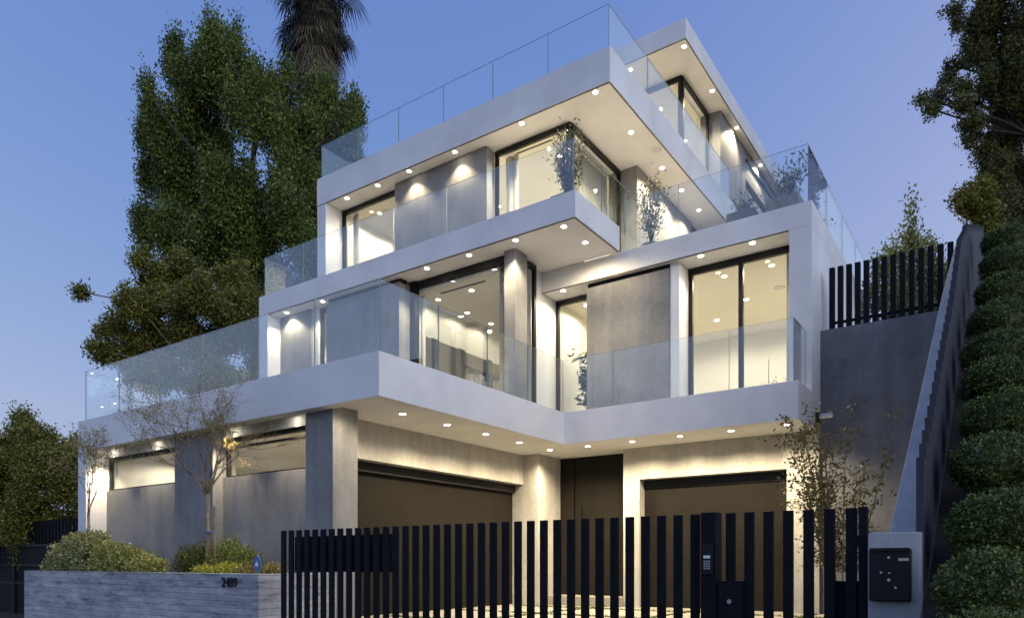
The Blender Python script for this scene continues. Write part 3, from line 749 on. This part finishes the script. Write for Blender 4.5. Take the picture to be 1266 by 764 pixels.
# planter
t = thing('planter_wall', 'board marked concrete planter wall with house number along the street', 'planter', (-12.4, 6.9, -1.6))
mb = MB(); mb.box(-16.22, -8.64, 6.2, 6.42, -1.6, -.155); mb.box(-8.86, -8.64, 6.422, 7.6, -1.6, -.157); mb.box(-16.22, -16.0, 6.422, 7.4, -1.6, -.157)
mb.build('wall_body', ['board'], t, bevel=.006)
B('soil', 'soil', t, -15.99, -8.87, 6.43, 7.8, -1.6, -.22)
def text(s, name, size, loc, parent, mat, rot=(R(90), 0, 0), ext=.006):
    c = bpy.data.curves.new(name, 'FONT'); c.body = s; c.size = size; c.extrude = ext; c.offset = .004
    o = bpy.data.objects.new(name, c); COL.objects.link(o); o.rotation_euler = rot
    c.materials.append(M[mat]); bpy.context.view_layer.update()
    dg = bpy.context.evaluated_depsgraph_get(); me = bpy.data.meshes.new_from_object(o.evaluated_get(dg))
    bpy.data.objects.remove(o); q = bpy.data.objects.new(name, me); COL.objects.link(q); q.rotation_euler = rot
    q.parent = parent; q.location = Vector(loc)-world_org(parent); return q
text('2489', 'house_number', .19, (-9.50, 6.19, -.345), t, 'frame')
t = thing('alarm_sign', 'small blue oval alarm sign on a stake behind the planter wall', 'sign', (-9.07, 6.50, -.22))
mb = MB(); mb.cyl((-9.07, 6.50, -.22), .008, .2, 8); mb.build('stake', ['steel'], t)
m_, nt_, b_ = newmat('blue_sign'); b_.inputs['Base Color'].default_value = (.05, .14, .38, 1)
M['blue_sign'] = m_
mb = MB(); n = 24; ov = [(.075*math.cos(2*math.pi*i/n), .125*math.sin(2*math.pi*i/n)) for i in range(n)]
mb.add([(-9.07+a, 6.48, -.01+b) for a, b in ov]+[(-9.07+a, 6.492, -.01+b) for a, b in ov], [tuple(range(n)), tuple(range(n, 2*n))[::-1]]+[(i, i+n, (i+1)%n+n, (i+1)%n) for i in range(n)])
s_ = mb.build('plate', ['blue_sign'], t)
mb = MB(); mb.add([(-9.07+a, 6.477, -.02+b) for a, b in ((-.03,-.03),(.03,-.03),(.035,.012),(0,.045),(-.035,.012))], [(0,1,2,3,4)]); mb.build('emblem', ['white_plastic'], s_)

# neighbour on the left
t = thing('neighbour_gate', 'black panelled metal gate left of the planter', 'gate', (-24, 9.0, -1.5))
B('gate_panel', 'fence', t, -34, -17.3, 9.0, 9.08, -1.5, .50)
for z in (.46, -.1, -.62): B('rail', 'frame', t, -34, -17.3, 8.95, 8.998, z, z+.07)
for x in (-21.2, -24.2, -27.4): B('stile', 'frame', t, x, x+.1, 8.94, 8.997, -1.5, .455)
t = thing('neighbour_railing', 'black upright railing above the dark gate in front of the hedge', 'fence', (-24, 9.2, -1.5))
mb = MB(); B('rail', 'fence', t, -34, -17.3, 9.24, 9.27, .55, .6)
proto = None
for i in range(75):
    x = -33.6+.21*i
    if proto is None: proto = MB().box(x-.035, x+.035, 9.18, 9.235, -1.5, 1.22).build('bar', ['fence'], t)
    else:
        c = proto.copy(); COL.objects.link(c); c.parent = t; c.location = Vector(proto.location)+Vector((.21*i, 0, 0))

# ================================================================== PLANTS
tree_from('broadleaf_tree', 'tallest broad green tree rising left of the house', 'tree', (-10.92, 30.00, -1.30), [(-12.05,28.83,21.13,0.41,1.00), (-12.20,31.11,22.27,0.47,1.01), (-14.42,30.84,21.56,0.47,0.87), (-12.21,29.22,19.93,0.95,1.26), (-11.25,29.99,20.28,0.71,1.30), (-13.38,29.84,19.51,0.81,1.29), (-9.72,30.49,19.49,0.86,1.38), (-8.19,30.92,19.63,0.87,1.27), (-6.63,28.70,17.64,0.56,0.99), (-14.54,28.49,18.47,0.31,0.80), (-15.65,31.07,18.57,0.50,1.01), (-14.03,29.78,17.63,0.97,1.29), (-12.78,30.84,18.60,1.33,1.83), (-10.02,28.41,17.46,1.17,1.69), (-8.84,29.83,17.32,1.23,1.45), (-7.54,30.71,17.31,1.00,1.66), (-6.33,29.13,17.90,0.38,0.79), (-15.54,31.42,17.01,0.68,1.02), (-14.13,31.28,16.23,1.29,1.29), (-11.01,28.50,14.78,1.39,1.39), (-9.08,28.48,14.45,1.39,1.39), (-8.08,30.13,14.71,1.24,1.47), (-15.96,31.41,14.52,0.68,0.82), (-13.95,29.62,13.46,0.90,0.96), (-12.16,29.09,12.96,1.32,1.20), (-10.49,29.75,12.85,1.48,1.48), (-8.38,28.49,12.05,1.23,1.39), (-8.13,29.11,9.69,1.26,1.89), (-10.17,29.80,9.92,1.61,1.93)], 'leaf_tall', 'bark_dark', 5600, 62, .125, .15, 41, .38, shell=.5, stretch=2.4, sub=10, up=.9)
tree_from('broadleaf_tree', 'lower brownish green tree in front of the tallest one, twigs straying left', 'tree', (-11.21, 25.00, -1.30), [(-12.93,25.91,10.38,0.95,0.67), (-11.81,25.90,10.52,0.84,0.67), (-10.40,24.11,8.98,1.04,0.89), (-12.66,24.17,8.73,0.58,0.63), (-12.38,25.67,8.98,1.05,0.94), (-13.86,25.47,8.34,0.50,0.55), (-12.79,25.34,7.86,0.99,0.82), (-10.90,24.62,7.64,1.17,0.96), (-9.74,25.21,8.39,1.09,1.09), (-13.72,25.21,7.26,0.60,0.49), (-12.27,25.16,6.68,1.20,0.82), (-10.22,24.32,6.18,1.16,0.79), (-14.42,24.86,7.38,0.22,0.27), (-14.10,24.79,7.97,0.16,0.19), (-15.28,25.45,9.59,0.14,0.08), (-14.73,25.99,7.48,0.22,0.28), (-9.72,25.90,10.08,0.84,0.84)], 'leaf_hedge', 'bark', 3000, 36, .11, .13, 42, .22, shell=.4, up=.4, sub=8)
tree_from('hedge_tree', 'mixed hedge of leafy young trees at the left edge behind the dark railing', 'tree', (-14.70, 22.00, -1.50), [(-15.80,21.48,2.92,0.93,0.93), (-15.25,22.09,3.07,0.86,0.96), (-14.03,21.74,3.20,0.80,0.94), (-13.46,22.21,3.14,0.58,0.91), (-15.74,22.25,2.39,1.20,1.20), (-13.76,21.13,2.27,1.03,1.14), (-12.67,21.03,2.26,0.59,1.14), (-16.42,22.67,0.91,1.23,1.23), (-14.25,21.52,0.86,1.05,1.16), (-13.13,21.47,1.10,0.70,0.93), (-13.49,22.99,3.51,0.55,0.90), (-12.73,21.94,1.87,0.52,1.04), (-15.15,22.67,4.23,0.64,0.54)], 'leaf_hedge', 'bark', 4000, 34, .09, .11, 43, .12, shell=.4, up=.2, sub=9)
tree_from('hillside_tree', 'tall dark tree at the top right with one long branch reaching left', 'tree', (14.80, 20.00, 3.80), [(12.73,19.58,15.01,0.51,0.55), (13.35,19.37,14.74,0.84,1.05), (12.78,19.83,14.31,0.34,0.51), (13.19,19.45,13.48,0.72,1.05), (13.85,19.31,13.39,0.71,1.25), (13.23,19.84,12.75,0.56,0.77), (14.48,20.67,12.93,0.67,0.98), (12.62,20.48,14.15,0.20,0.20), (12.40,20.42,13.75,0.27,0.20), (12.27,19.56,13.01,0.30,0.30), (11.91,20.06,13.05,0.30,0.20), (11.26,19.64,12.65,0.21,0.13), (11.39,19.48,12.28,0.19,0.17), (12.04,19.37,12.30,0.34,0.29), (12.59,19.54,12.01,0.38,0.42), (13.21,20.68,12.24,0.22,0.27), (14.04,20.53,11.69,0.53,0.84), (14.70,20.49,11.44,0.62,1.11), (14.12,20.48,10.51,0.44,0.80), (13.25,19.51,10.56,0.30,0.55), (13.96,19.70,9.44,0.55,0.77), (12.45,20.20,15.60,0.26,0.22), (12.60,20.37,15.27,0.13,0.22), (13.88,20.57,11.13,0.44,0.58), (14.51,20.61,10.69,0.53,0.76), (13.22,19.34,9.38,0.38,0.59), (13.29,20.17,11.49,0.31,0.39), (15.23,20.27,13.60,0.88,2.19), (15.03,20.01,10.04,0.87,1.73), (13.32,19.48,8.68,0.46,0.84), (14.14,19.96,8.44,0.52,0.78)], 'leaf_dark', 'bark_dark', 6500, 24, .08, .085, 44, .22, shell=.4, up=.3, sub=8)
tree_from('hillside_shrub', 'looser olive green shrub under the tall right tree above the board fence', 'shrub', (11.39, 17.00, 3.80), [(10.77,17.10,8.62,0.22,0.18), (11.14,17.19,8.82,0.26,0.26), (11.30,17.24,8.42,0.26,0.30), (11.08,17.35,8.55,0.15,0.15), (11.48,17.19,7.66,0.22,0.56), (11.37,17.34,7.33,0.19,0.45), (11.29,16.62,6.84,0.22,0.43)], 'leaf_hedge', 'bark', 1100, 16, .09, .09, 45, .06, shell=.2, up=.4)
tree_from('upright_shrub', 'spiky upright shrub lit yellow behind the black bars on the retaining wall', 'shrub', (9.14, 16.50, 4.20), [(9.36,16.79,8.20,0.07,0.44), (9.34,16.82,7.49,0.22,0.47), (8.77,16.49,7.01,0.21,0.36), (9.47,16.26,7.03,0.21,0.32), (8.27,16.00,6.41,0.24,0.42), (9.24,16.66,6.58,0.43,0.58), (9.74,16.47,6.50,0.32,0.50), (8.44,16.76,6.11,0.18,0.40), (8.80,16.37,5.91,0.46,0.42), (9.77,16.77,6.05,0.44,0.44)], 'leaf_green', 'bark', 1000, 13, .08, .08, 46, .04, shell=.15, stretch=1.6, up=1.2)
tree_from('hillside_tree', 'dark tree mostly hidden right of the tall one at the frame edge', 'tree', (19.66, 24.00, 3.80), [(18.43,23.47,16.80,1.52,2.03), (19.31,22.95,14.10,1.49,2.23), (19.48,24.45,12.00,1.59,2.12)], 'leaf_dark', 'bark_dark', 1200, 14, .25, .22, 47, .22, shell=.3)
# palm above the big tree
def palm():
    bw = street(-9.9, 36, -1.3); t = thing('fan_palm', 'tall palm with a skirt of dry fronds topping out above the big tree', 'palm', bw)
    top = 29.3; rr = random.Random(5); mb = MB()
    mb.tube([Vector(bw), Vector(bw)+Vector((.2,0,14)), Vector((bw[0]+.1, bw[1], top))], [.38, .33, .30], 12); mb.build('trunk', 'bark', t, smooth=True)
    def fronds(name, mat, zs, n, el0, el1, L, seed):
        r2 = random.Random(seed); vs = MB()
        for i in range(n):
            z = r2.uniform(*zs); a = r2.uniform(0, 6.283); el = r2.uniform(el0, el1); l0 = L*r2.uniform(.45, .8)
            o = Vector((bw[0]+.1, bw[1], z)); d = Vector((math.cos(a)*math.cos(el), math.sin(a)*math.cos(el), math.sin(el)))
            hub = o + d*l0; vs.tube([o, o+d*l0*.6+Vector((0,0,.05)), hub], [.035, .03, .02], 4)
            side = d.cross(Vector((0,0,1))).normalized(); nn = side.cross(d)
            for k in range(22):
                b = (k-10.5)/10.5*1.9; q = (d*math.cos(b) + side*math.sin(b)).normalized(); ln = L*.55*r2.uniform(.7, 1.1)
                e = q.cross(nn).normalized()*.035; tip = hub+q*ln*.9+Vector((0,0,-ln*r2.uniform(.25,.6)))
                m1 = hub+q*ln*.55; vs.add([hub, m1-e, tip, m1+e], [(0,1,2,3)])
        return vs.build(name, mat, t)
    fronds('crown', 'leaf_palm', (top-.6, top+.6), 60, -.9, 1.2, 2.4, 1)
    fronds('dead_skirt', 'leaf_dry', (top-4.2, top-.2), 120, -1.4, -.85, 2.1, 2)
    fronds('drooping_fronds', 'leaf_palm', (top-3.6, top-.4), 30, -.7, -.1, 2.0, 3)
palm()

# bare young tree in the planter
def young_tree(name, label, base, h1, hc, wc, seed, leafm, nleaf, r0, leaf, splits=5):
    t = thing(name, label, 'tree', base); rr = random.Random(seed); x, y, z = base; mb = MB(); tips = []
    p0 = Vector(base); p1 = p0+Vector((rr.uniform(-.03,.03), 0, h1))
    mb.tube([p0, (p0+p1)/2+Vector((.012,0,0)), p1], [r0, r0*.9, r0*.8], 9)
    def grow(p, d, L, r, lev):
        pts = [p]; q = Vector(p); dd = Vector(d)
        for i in range(4):
            dd = (dd + Vector((rr.gauss(0,.13), rr.gauss(0,.13), .03+rr.gauss(0,.08)))).normalized(); q = q + dd*L/4; pts.append(q.copy())
            if lev >= 2: tips.append(q.copy())
        mb.tube(pts, [r*(1-.17*i) for i in range(5)], 6 if lev < 2 else 4)
        if lev < 4:
            for k in range(3 if lev < 3 else 4):
                b = pts[rr.choice((2,3,4,4))]; nd = (dd + Vector((rr.gauss(0,.55), rr.gauss(0,.55), rr.gauss(.05,.35)))).normalized()
                grow(b, nd, L*rr.uniform(.55,.8), r*.52, lev+1)
    for k in range(splits):
        a = 6.283*k/splits+rr.uniform(-.4,.4); s = rr.uniform(.5, 1.0)*wc/hc
        grow(p1-Vector((0,0,rr.uniform(0,.12))), Vector((math.cos(a)*s, math.sin(a)*s, 1)).normalized(), hc*.52, r0*.5, 0)
    mb.build('trunk', 'bark', t, smooth=True)
    pts = [(tips[i].x+rr.gauss(0,.035), tips[i].y+rr.gauss(0,.035), tips[i].z+rr.gauss(0,.03)) for i in (rr.randrange(len(tips)) for _ in range(nleaf))]
    leaf_mesh('crown', pts, leafm, t, leaf, seed, .4, .2); return t
yt = young_tree('young_tree', 'thin almost leafless tree in the middle of the planter', (-10.9, 6.85, -.22), 1.4, 1.65, 1.05, 4, 'leaf_thin', 6000, .042, .032, 8)
mb = MB(); mb.cyl((-10.82, 6.92, -.22), .022, 1.15, 8); mb.build('stake', 'bark', yt)
mb = MB(); mb.box(-10.95, -10.80, 6.80, 6.93, .50, .515); mb.build('tie', 'blue_sign', yt)
young_tree('young_tree', 'slender leaning sapling at the left end of the house wall', (-15.3, 7.0, -.22), 1.25, 1.6, .5, 9, 'leaf_thin', 1500, .03, .05, 4)

def bush(name, label, lobes, leafm, n, per, cs, leaf, seed, aspect=.5, up=.4, shell=.5, stretch=1.0):
    x, y, z = lobes[0][0], lobes[0][1], -.22; t = thing(name, label, 'shrub', (x, y, z)); rr = random.Random(seed); mb = MB()
    for l in lobes:
        for k in range(5):
            mb.tube([(l[0]+rr.uniform(-.1,.1), l[1]+rr.uniform(-.08,.08), z), (l[0]+rr.uniform(-1,1)*l[3]*.7, l[1]+rr.uniform(-1,1)*l[4]*.7, l[2]+l[5]*.6)], [.012,.004], 4)
    mb.build('stem', 'bark_dark', t); leaf_mesh('foliage', lobe_points(lobes, n, per, cs, seed, shell, stretch), leafm, t, leaf, seed, aspect, up); return t
bush('flowering_shrub', 'big rounded grey green shrub at the left end of the planter', [(-15.1,6.65,.05,.55,.34,.46),(-14.4,6.65,.12,.5,.36,.46),(-15.6,6.65,-.04,.32,.3,.32),(-14.75,6.6,.2,.3,.3,.34)], 'leaf_grey', 1500, 14, .04, .06, 1)
bush('flowering_shrub', 'smaller yellow tinged shrub right of the big rounded one', [(-13.6,6.65,.0,.45,.34,.36),(-13.05,6.65,-.03,.42,.34,.28),(-12.45,6.65,-.1,.34,.28,.2)], 'leaf_lime_grey', 1100, 14, .04, .055, 2)
bush('rosemary_shrub', 'dark spiky shrub left of the thin tree trunk', [(-11.5,6.95,-.04,.33,.3,.30),(-11.15,7.0,-.0,.25,.25,.28)], 'leaf_dark', 500, 11, .04, .07, 3, .22, 1.6, .2, 1.4)
bush('rosemary_shrub', 'green spiky shrub right of the thin tree trunk', [(-10.5,7.0,.0,.32,.3,.34),(-10.05,6.95,-.08,.28,.25,.25)], 'leaf_green', 600, 11, .04, .07, 4, .22, 1.6, .2, 1.4)
bush('lime_shrub', 'low lime green plant at the planter edge under the thin tree', [(-10.5,6.58,-.17,.28,.14,.11),(-9.95,6.58,-.15,.28,.14,.12)], 'leaf_lime', 420, 11, .03, .04, 5)
bush('dry_grass_clump', 'straw coloured low clump between lime plant and blue sign', [(-9.5,6.62,-.17,.2,.14,.12)], 'leaf_thin', 160, 10, .03, .045, 6, .25, 1.2)
bush('dry_grass_clump', 'straw coloured low clump right of the blue sign', [(-9.25,6.95,-.15,.2,.14,.13)], 'leaf_thin', 160, 10, .03, .045, 7, .25, 1.2)

# sparse shrub against the retaining wall
def wall_shrub():
    base = (-2.1, 11.6, GZ); t = thing('sparse_shrub', 'sparse many stemmed shrub in front of the retaining wall', 'shrub', base); rr = random.Random(8); mb = MB(); pts = []
    for i in range(17):
        a = rr.uniform(0, 6.283); sp = rr.uniform(.15, .95); h = rr.uniform(2.2, 3.3)
        p = [Vector(base)+Vector((math.cos(a)*(.1+sp*f**1.2)*.85, math.sin(a)*(.1+sp*f**1.2)*.8, h*f)) for f in (0,.25,.5,.75,1)]
        mb.tube(p, [.014,.012,.010,.007,.004], 5)
        for j in range(26):
            f = rr.uniform(.3, 1); q = p[min(3, int(f*4))].lerp(p[min(4, int(f*4)+1)], (f*4)%1)
            e = q+Vector((rr.gauss(0,.2), rr.gauss(0,.2), rr.uniform(-.02,.2))); mb.tube([q, e], [.004,.002], 3)
            for k in range(10):
                u = q.lerp(e, rr.uniform(.2,1.1)); pts.append((u.x+rr.gauss(0,.03), u.y+rr.gauss(0,.03), u.z+rr.gauss(0,.03)))
    mb.build('stem', 'bark', t); leaf_mesh('foliage', pts, 'leaf_shrub', t, .07, 8, .42, .2)
wall_shrub()


# boxwood balls up the bank
BX = [(y_, (y_-4.15)*.63-.12) for y_ in (3.65, 4.15, 4.69, 5.28, 5.86, 6.40, 7.04, 7.74, 8.55, 9.4, 10.4)]
rr = random.Random(11)
nth = ['lowest', 'second', 'third', 'fourth', 'fifth', 'sixth', 'seventh', 'eighth', 'ninth', 'tenth', 'topmost']
def mound(x, y, z, rad, label, seed):
    t = thing('boxwood_ball', label, 'shrub', (x, y, z-.3), 'boxwood mounds up the bank'); rr = random.Random(seed)
    lobes = [(x, y, z, rad, rad, rad*.80)]
    for k in range(6): a = rr.uniform(0, 6.28); lobes.append((x+math.cos(a)*rad*.32, y+math.sin(a)*rad*.32, z+rr.uniform(-.02, .06), rad*.70, rad*.70, rad*.58))
    core = MB(); n1, n2 = 14, 8; vs = []
    for i in range(n2+1):
        for j in range(n1):
            th = math.pi*i/n2; ph = 2*math.pi*j/n1; vs.append((x+rad*.82*math.sin(th)*math.cos(ph), y+rad*.82*math.sin(th)*math.sin(ph), z+rad*.62*math.cos(th)))
    core.add(vs, [(i*n1+j, i*n1+(j+1)%n1, (i+1)*n1+(j+1)%n1, (i+1)*n1+j) for i in range(n2) for j in range(n1)])
    core.build('stem', 'leaf_dark', t); leaf_mesh('foliage', lobe_points(lobes, 1700, 10, .011, 20+seed, .92), 'leaf_box', t, .019, seed, .6, .5)
for i, (y, z) in enumerate(BX):
    mound(-.07+rr.uniform(-.03, .04), y+rr.uniform(-.05, .05), z+rr.uniform(-.04, .03), rr.uniform(.22, .275), '%s clipped boxwood mound counted up the bank right of the board fence' % nth[i], i)
for i, (y, z) in enumerate(((4.4,.0),(5.0,.36),(5.6,.72))):
    mound(.46, y, z, .21, ('lowest', 'middle', 'upper')[i]+' boxwood mound of the second column at the right frame edge', 50+i)

# ================================================================== LIGHT, SKY
w = bpy.data.worlds.new('World'); SC.world = w; w.use_nodes = True; nt = w.node_tree
bg = nt.nodes['Background']
sky = nt.nodes.new('ShaderNodeTexSky'); sky.sky_type = 'NISHITA'; sky.sun_disc = False
SUN_AZ = R(52)      # direction of the sky's own glow, clockwise from +Y
sky.sun_elevation = R(8); sky.sun_rotation = SUN_AZ
sky.air_density = 1.0; sky.dust_density = 2.5; sky.ozone_density = 3.0; sky.altitude = 0
sp_ = nt.nodes.new('ShaderNodeSeparateColor'); cb_ = nt.nodes.new('ShaderNodeCombineColor'); nt.links.new(sky.outputs[0], sp_.inputs[0])
chans = []
for ch, (gain, pw) in enumerate(((2.528, .975), (1.204, .701), (.943, .294))):    # soft dusk grade of the daylight sky, channel by channel
    q1 = nt.nodes.new('ShaderNodeMath'); q1.operation = 'MULTIPLY'; nt.links.new(sp_.outputs[ch], q1.inputs[0]); q1.inputs[1].default_value = .15
    q2 = nt.nodes.new('ShaderNodeMath'); q2.operation = 'POWER'; nt.links.new(q1.outputs[0], q2.inputs[0]); q2.inputs[1].default_value = pw
    q3 = nt.nodes.new('ShaderNodeMath'); q3.operation = 'MULTIPLY'; nt.links.new(q2.outputs[0], q3.inputs[0]); q3.inputs[1].default_value = gain/.12
    chans.append(q3.outputs[0])
def capped(a, b_, k):
    m1 = nt.nodes.new('ShaderNodeMath'); m1.operation = 'MULTIPLY'; nt.links.new(b_, m1.inputs[0]); m1.inputs[1].default_value = k
    m2 = nt.nodes.new('ShaderNodeMath'); m2.operation = 'MINIMUM'; nt.links.new(a, m2.inputs[0]); nt.links.new(m1.outputs[0], m2.inputs[1]); return m2.outputs[0]
lim = nt.nodes.new('ShaderNodeMath'); lim.operation = 'MINIMUM'; nt.links.new(chans[2], lim.inputs[0]); lim.inputs[1].default_value = .85/.12; chans[2] = lim.outputs[0]
gg = capped(chans[1], chans[2], .72); rr_ = capped(chans[0], gg, .80)
nt.links.new(rr_, cb_.inputs[0]); nt.links.new(gg, cb_.inputs[1]); nt.links.new(chans[2], cb_.inputs[2])
nt.links.new(cb_.outputs[0], bg.inputs[0]); bg.inputs[1].default_value = .12
sl = bpy.data.lights.new('front_fill', 'SUN'); sl.energy = 1.35; sl.angle = R(60); sl.color = (.92, .94, 1)
so = bpy.data.objects.new('front_fill', sl); COL.objects.link(so)
FILL_AZ = R(112)      # broad fill lamp added to lift the front faces, away from the sky's glow
d = Vector((math.sin(FILL_AZ)*math.cos(R(16)), math.cos(FILL_AZ)*math.cos(R(16)), math.sin(R(16))))
so.rotation_euler = (-d).to_track_quat('-Z', 'Y').to_euler()

# ================================================================== CAMERA
cam = bpy.data.cameras.new('camera'); co = bpy.data.objects.new('camera', cam); COL.objects.link(co)
cam.sensor_width = 36; cam.lens = 887.7/1266*36
co.location = (0, 0, 0); co.rotation_euler = (R(90), 0, math.atan2(SA, CA))
cam.shift_y = (695.5-382)/1266; cam.clip_start = .05; cam.clip_end = 2000
SC.camera = co
SC.view_settings.view_transform = 'Standard'; SC.view_settings.look = 'None'; SC.view_settings.gamma = 1; SC.view_settings.exposure = 0
SC.render.engine = 'CYCLES'
cy = SC.cycles
cy.use_denoising = True; cy.max_bounces = 7; cy.diffuse_bounces = 4; cy.glossy_bounces = 4; cy.transparent_max_bounces = 24
cy.sample_clamp_indirect = 4; cy.caustics_reflective = False; cy.caustics_refractive = False
try: cy.use_light_tree = True
except Exception: pass
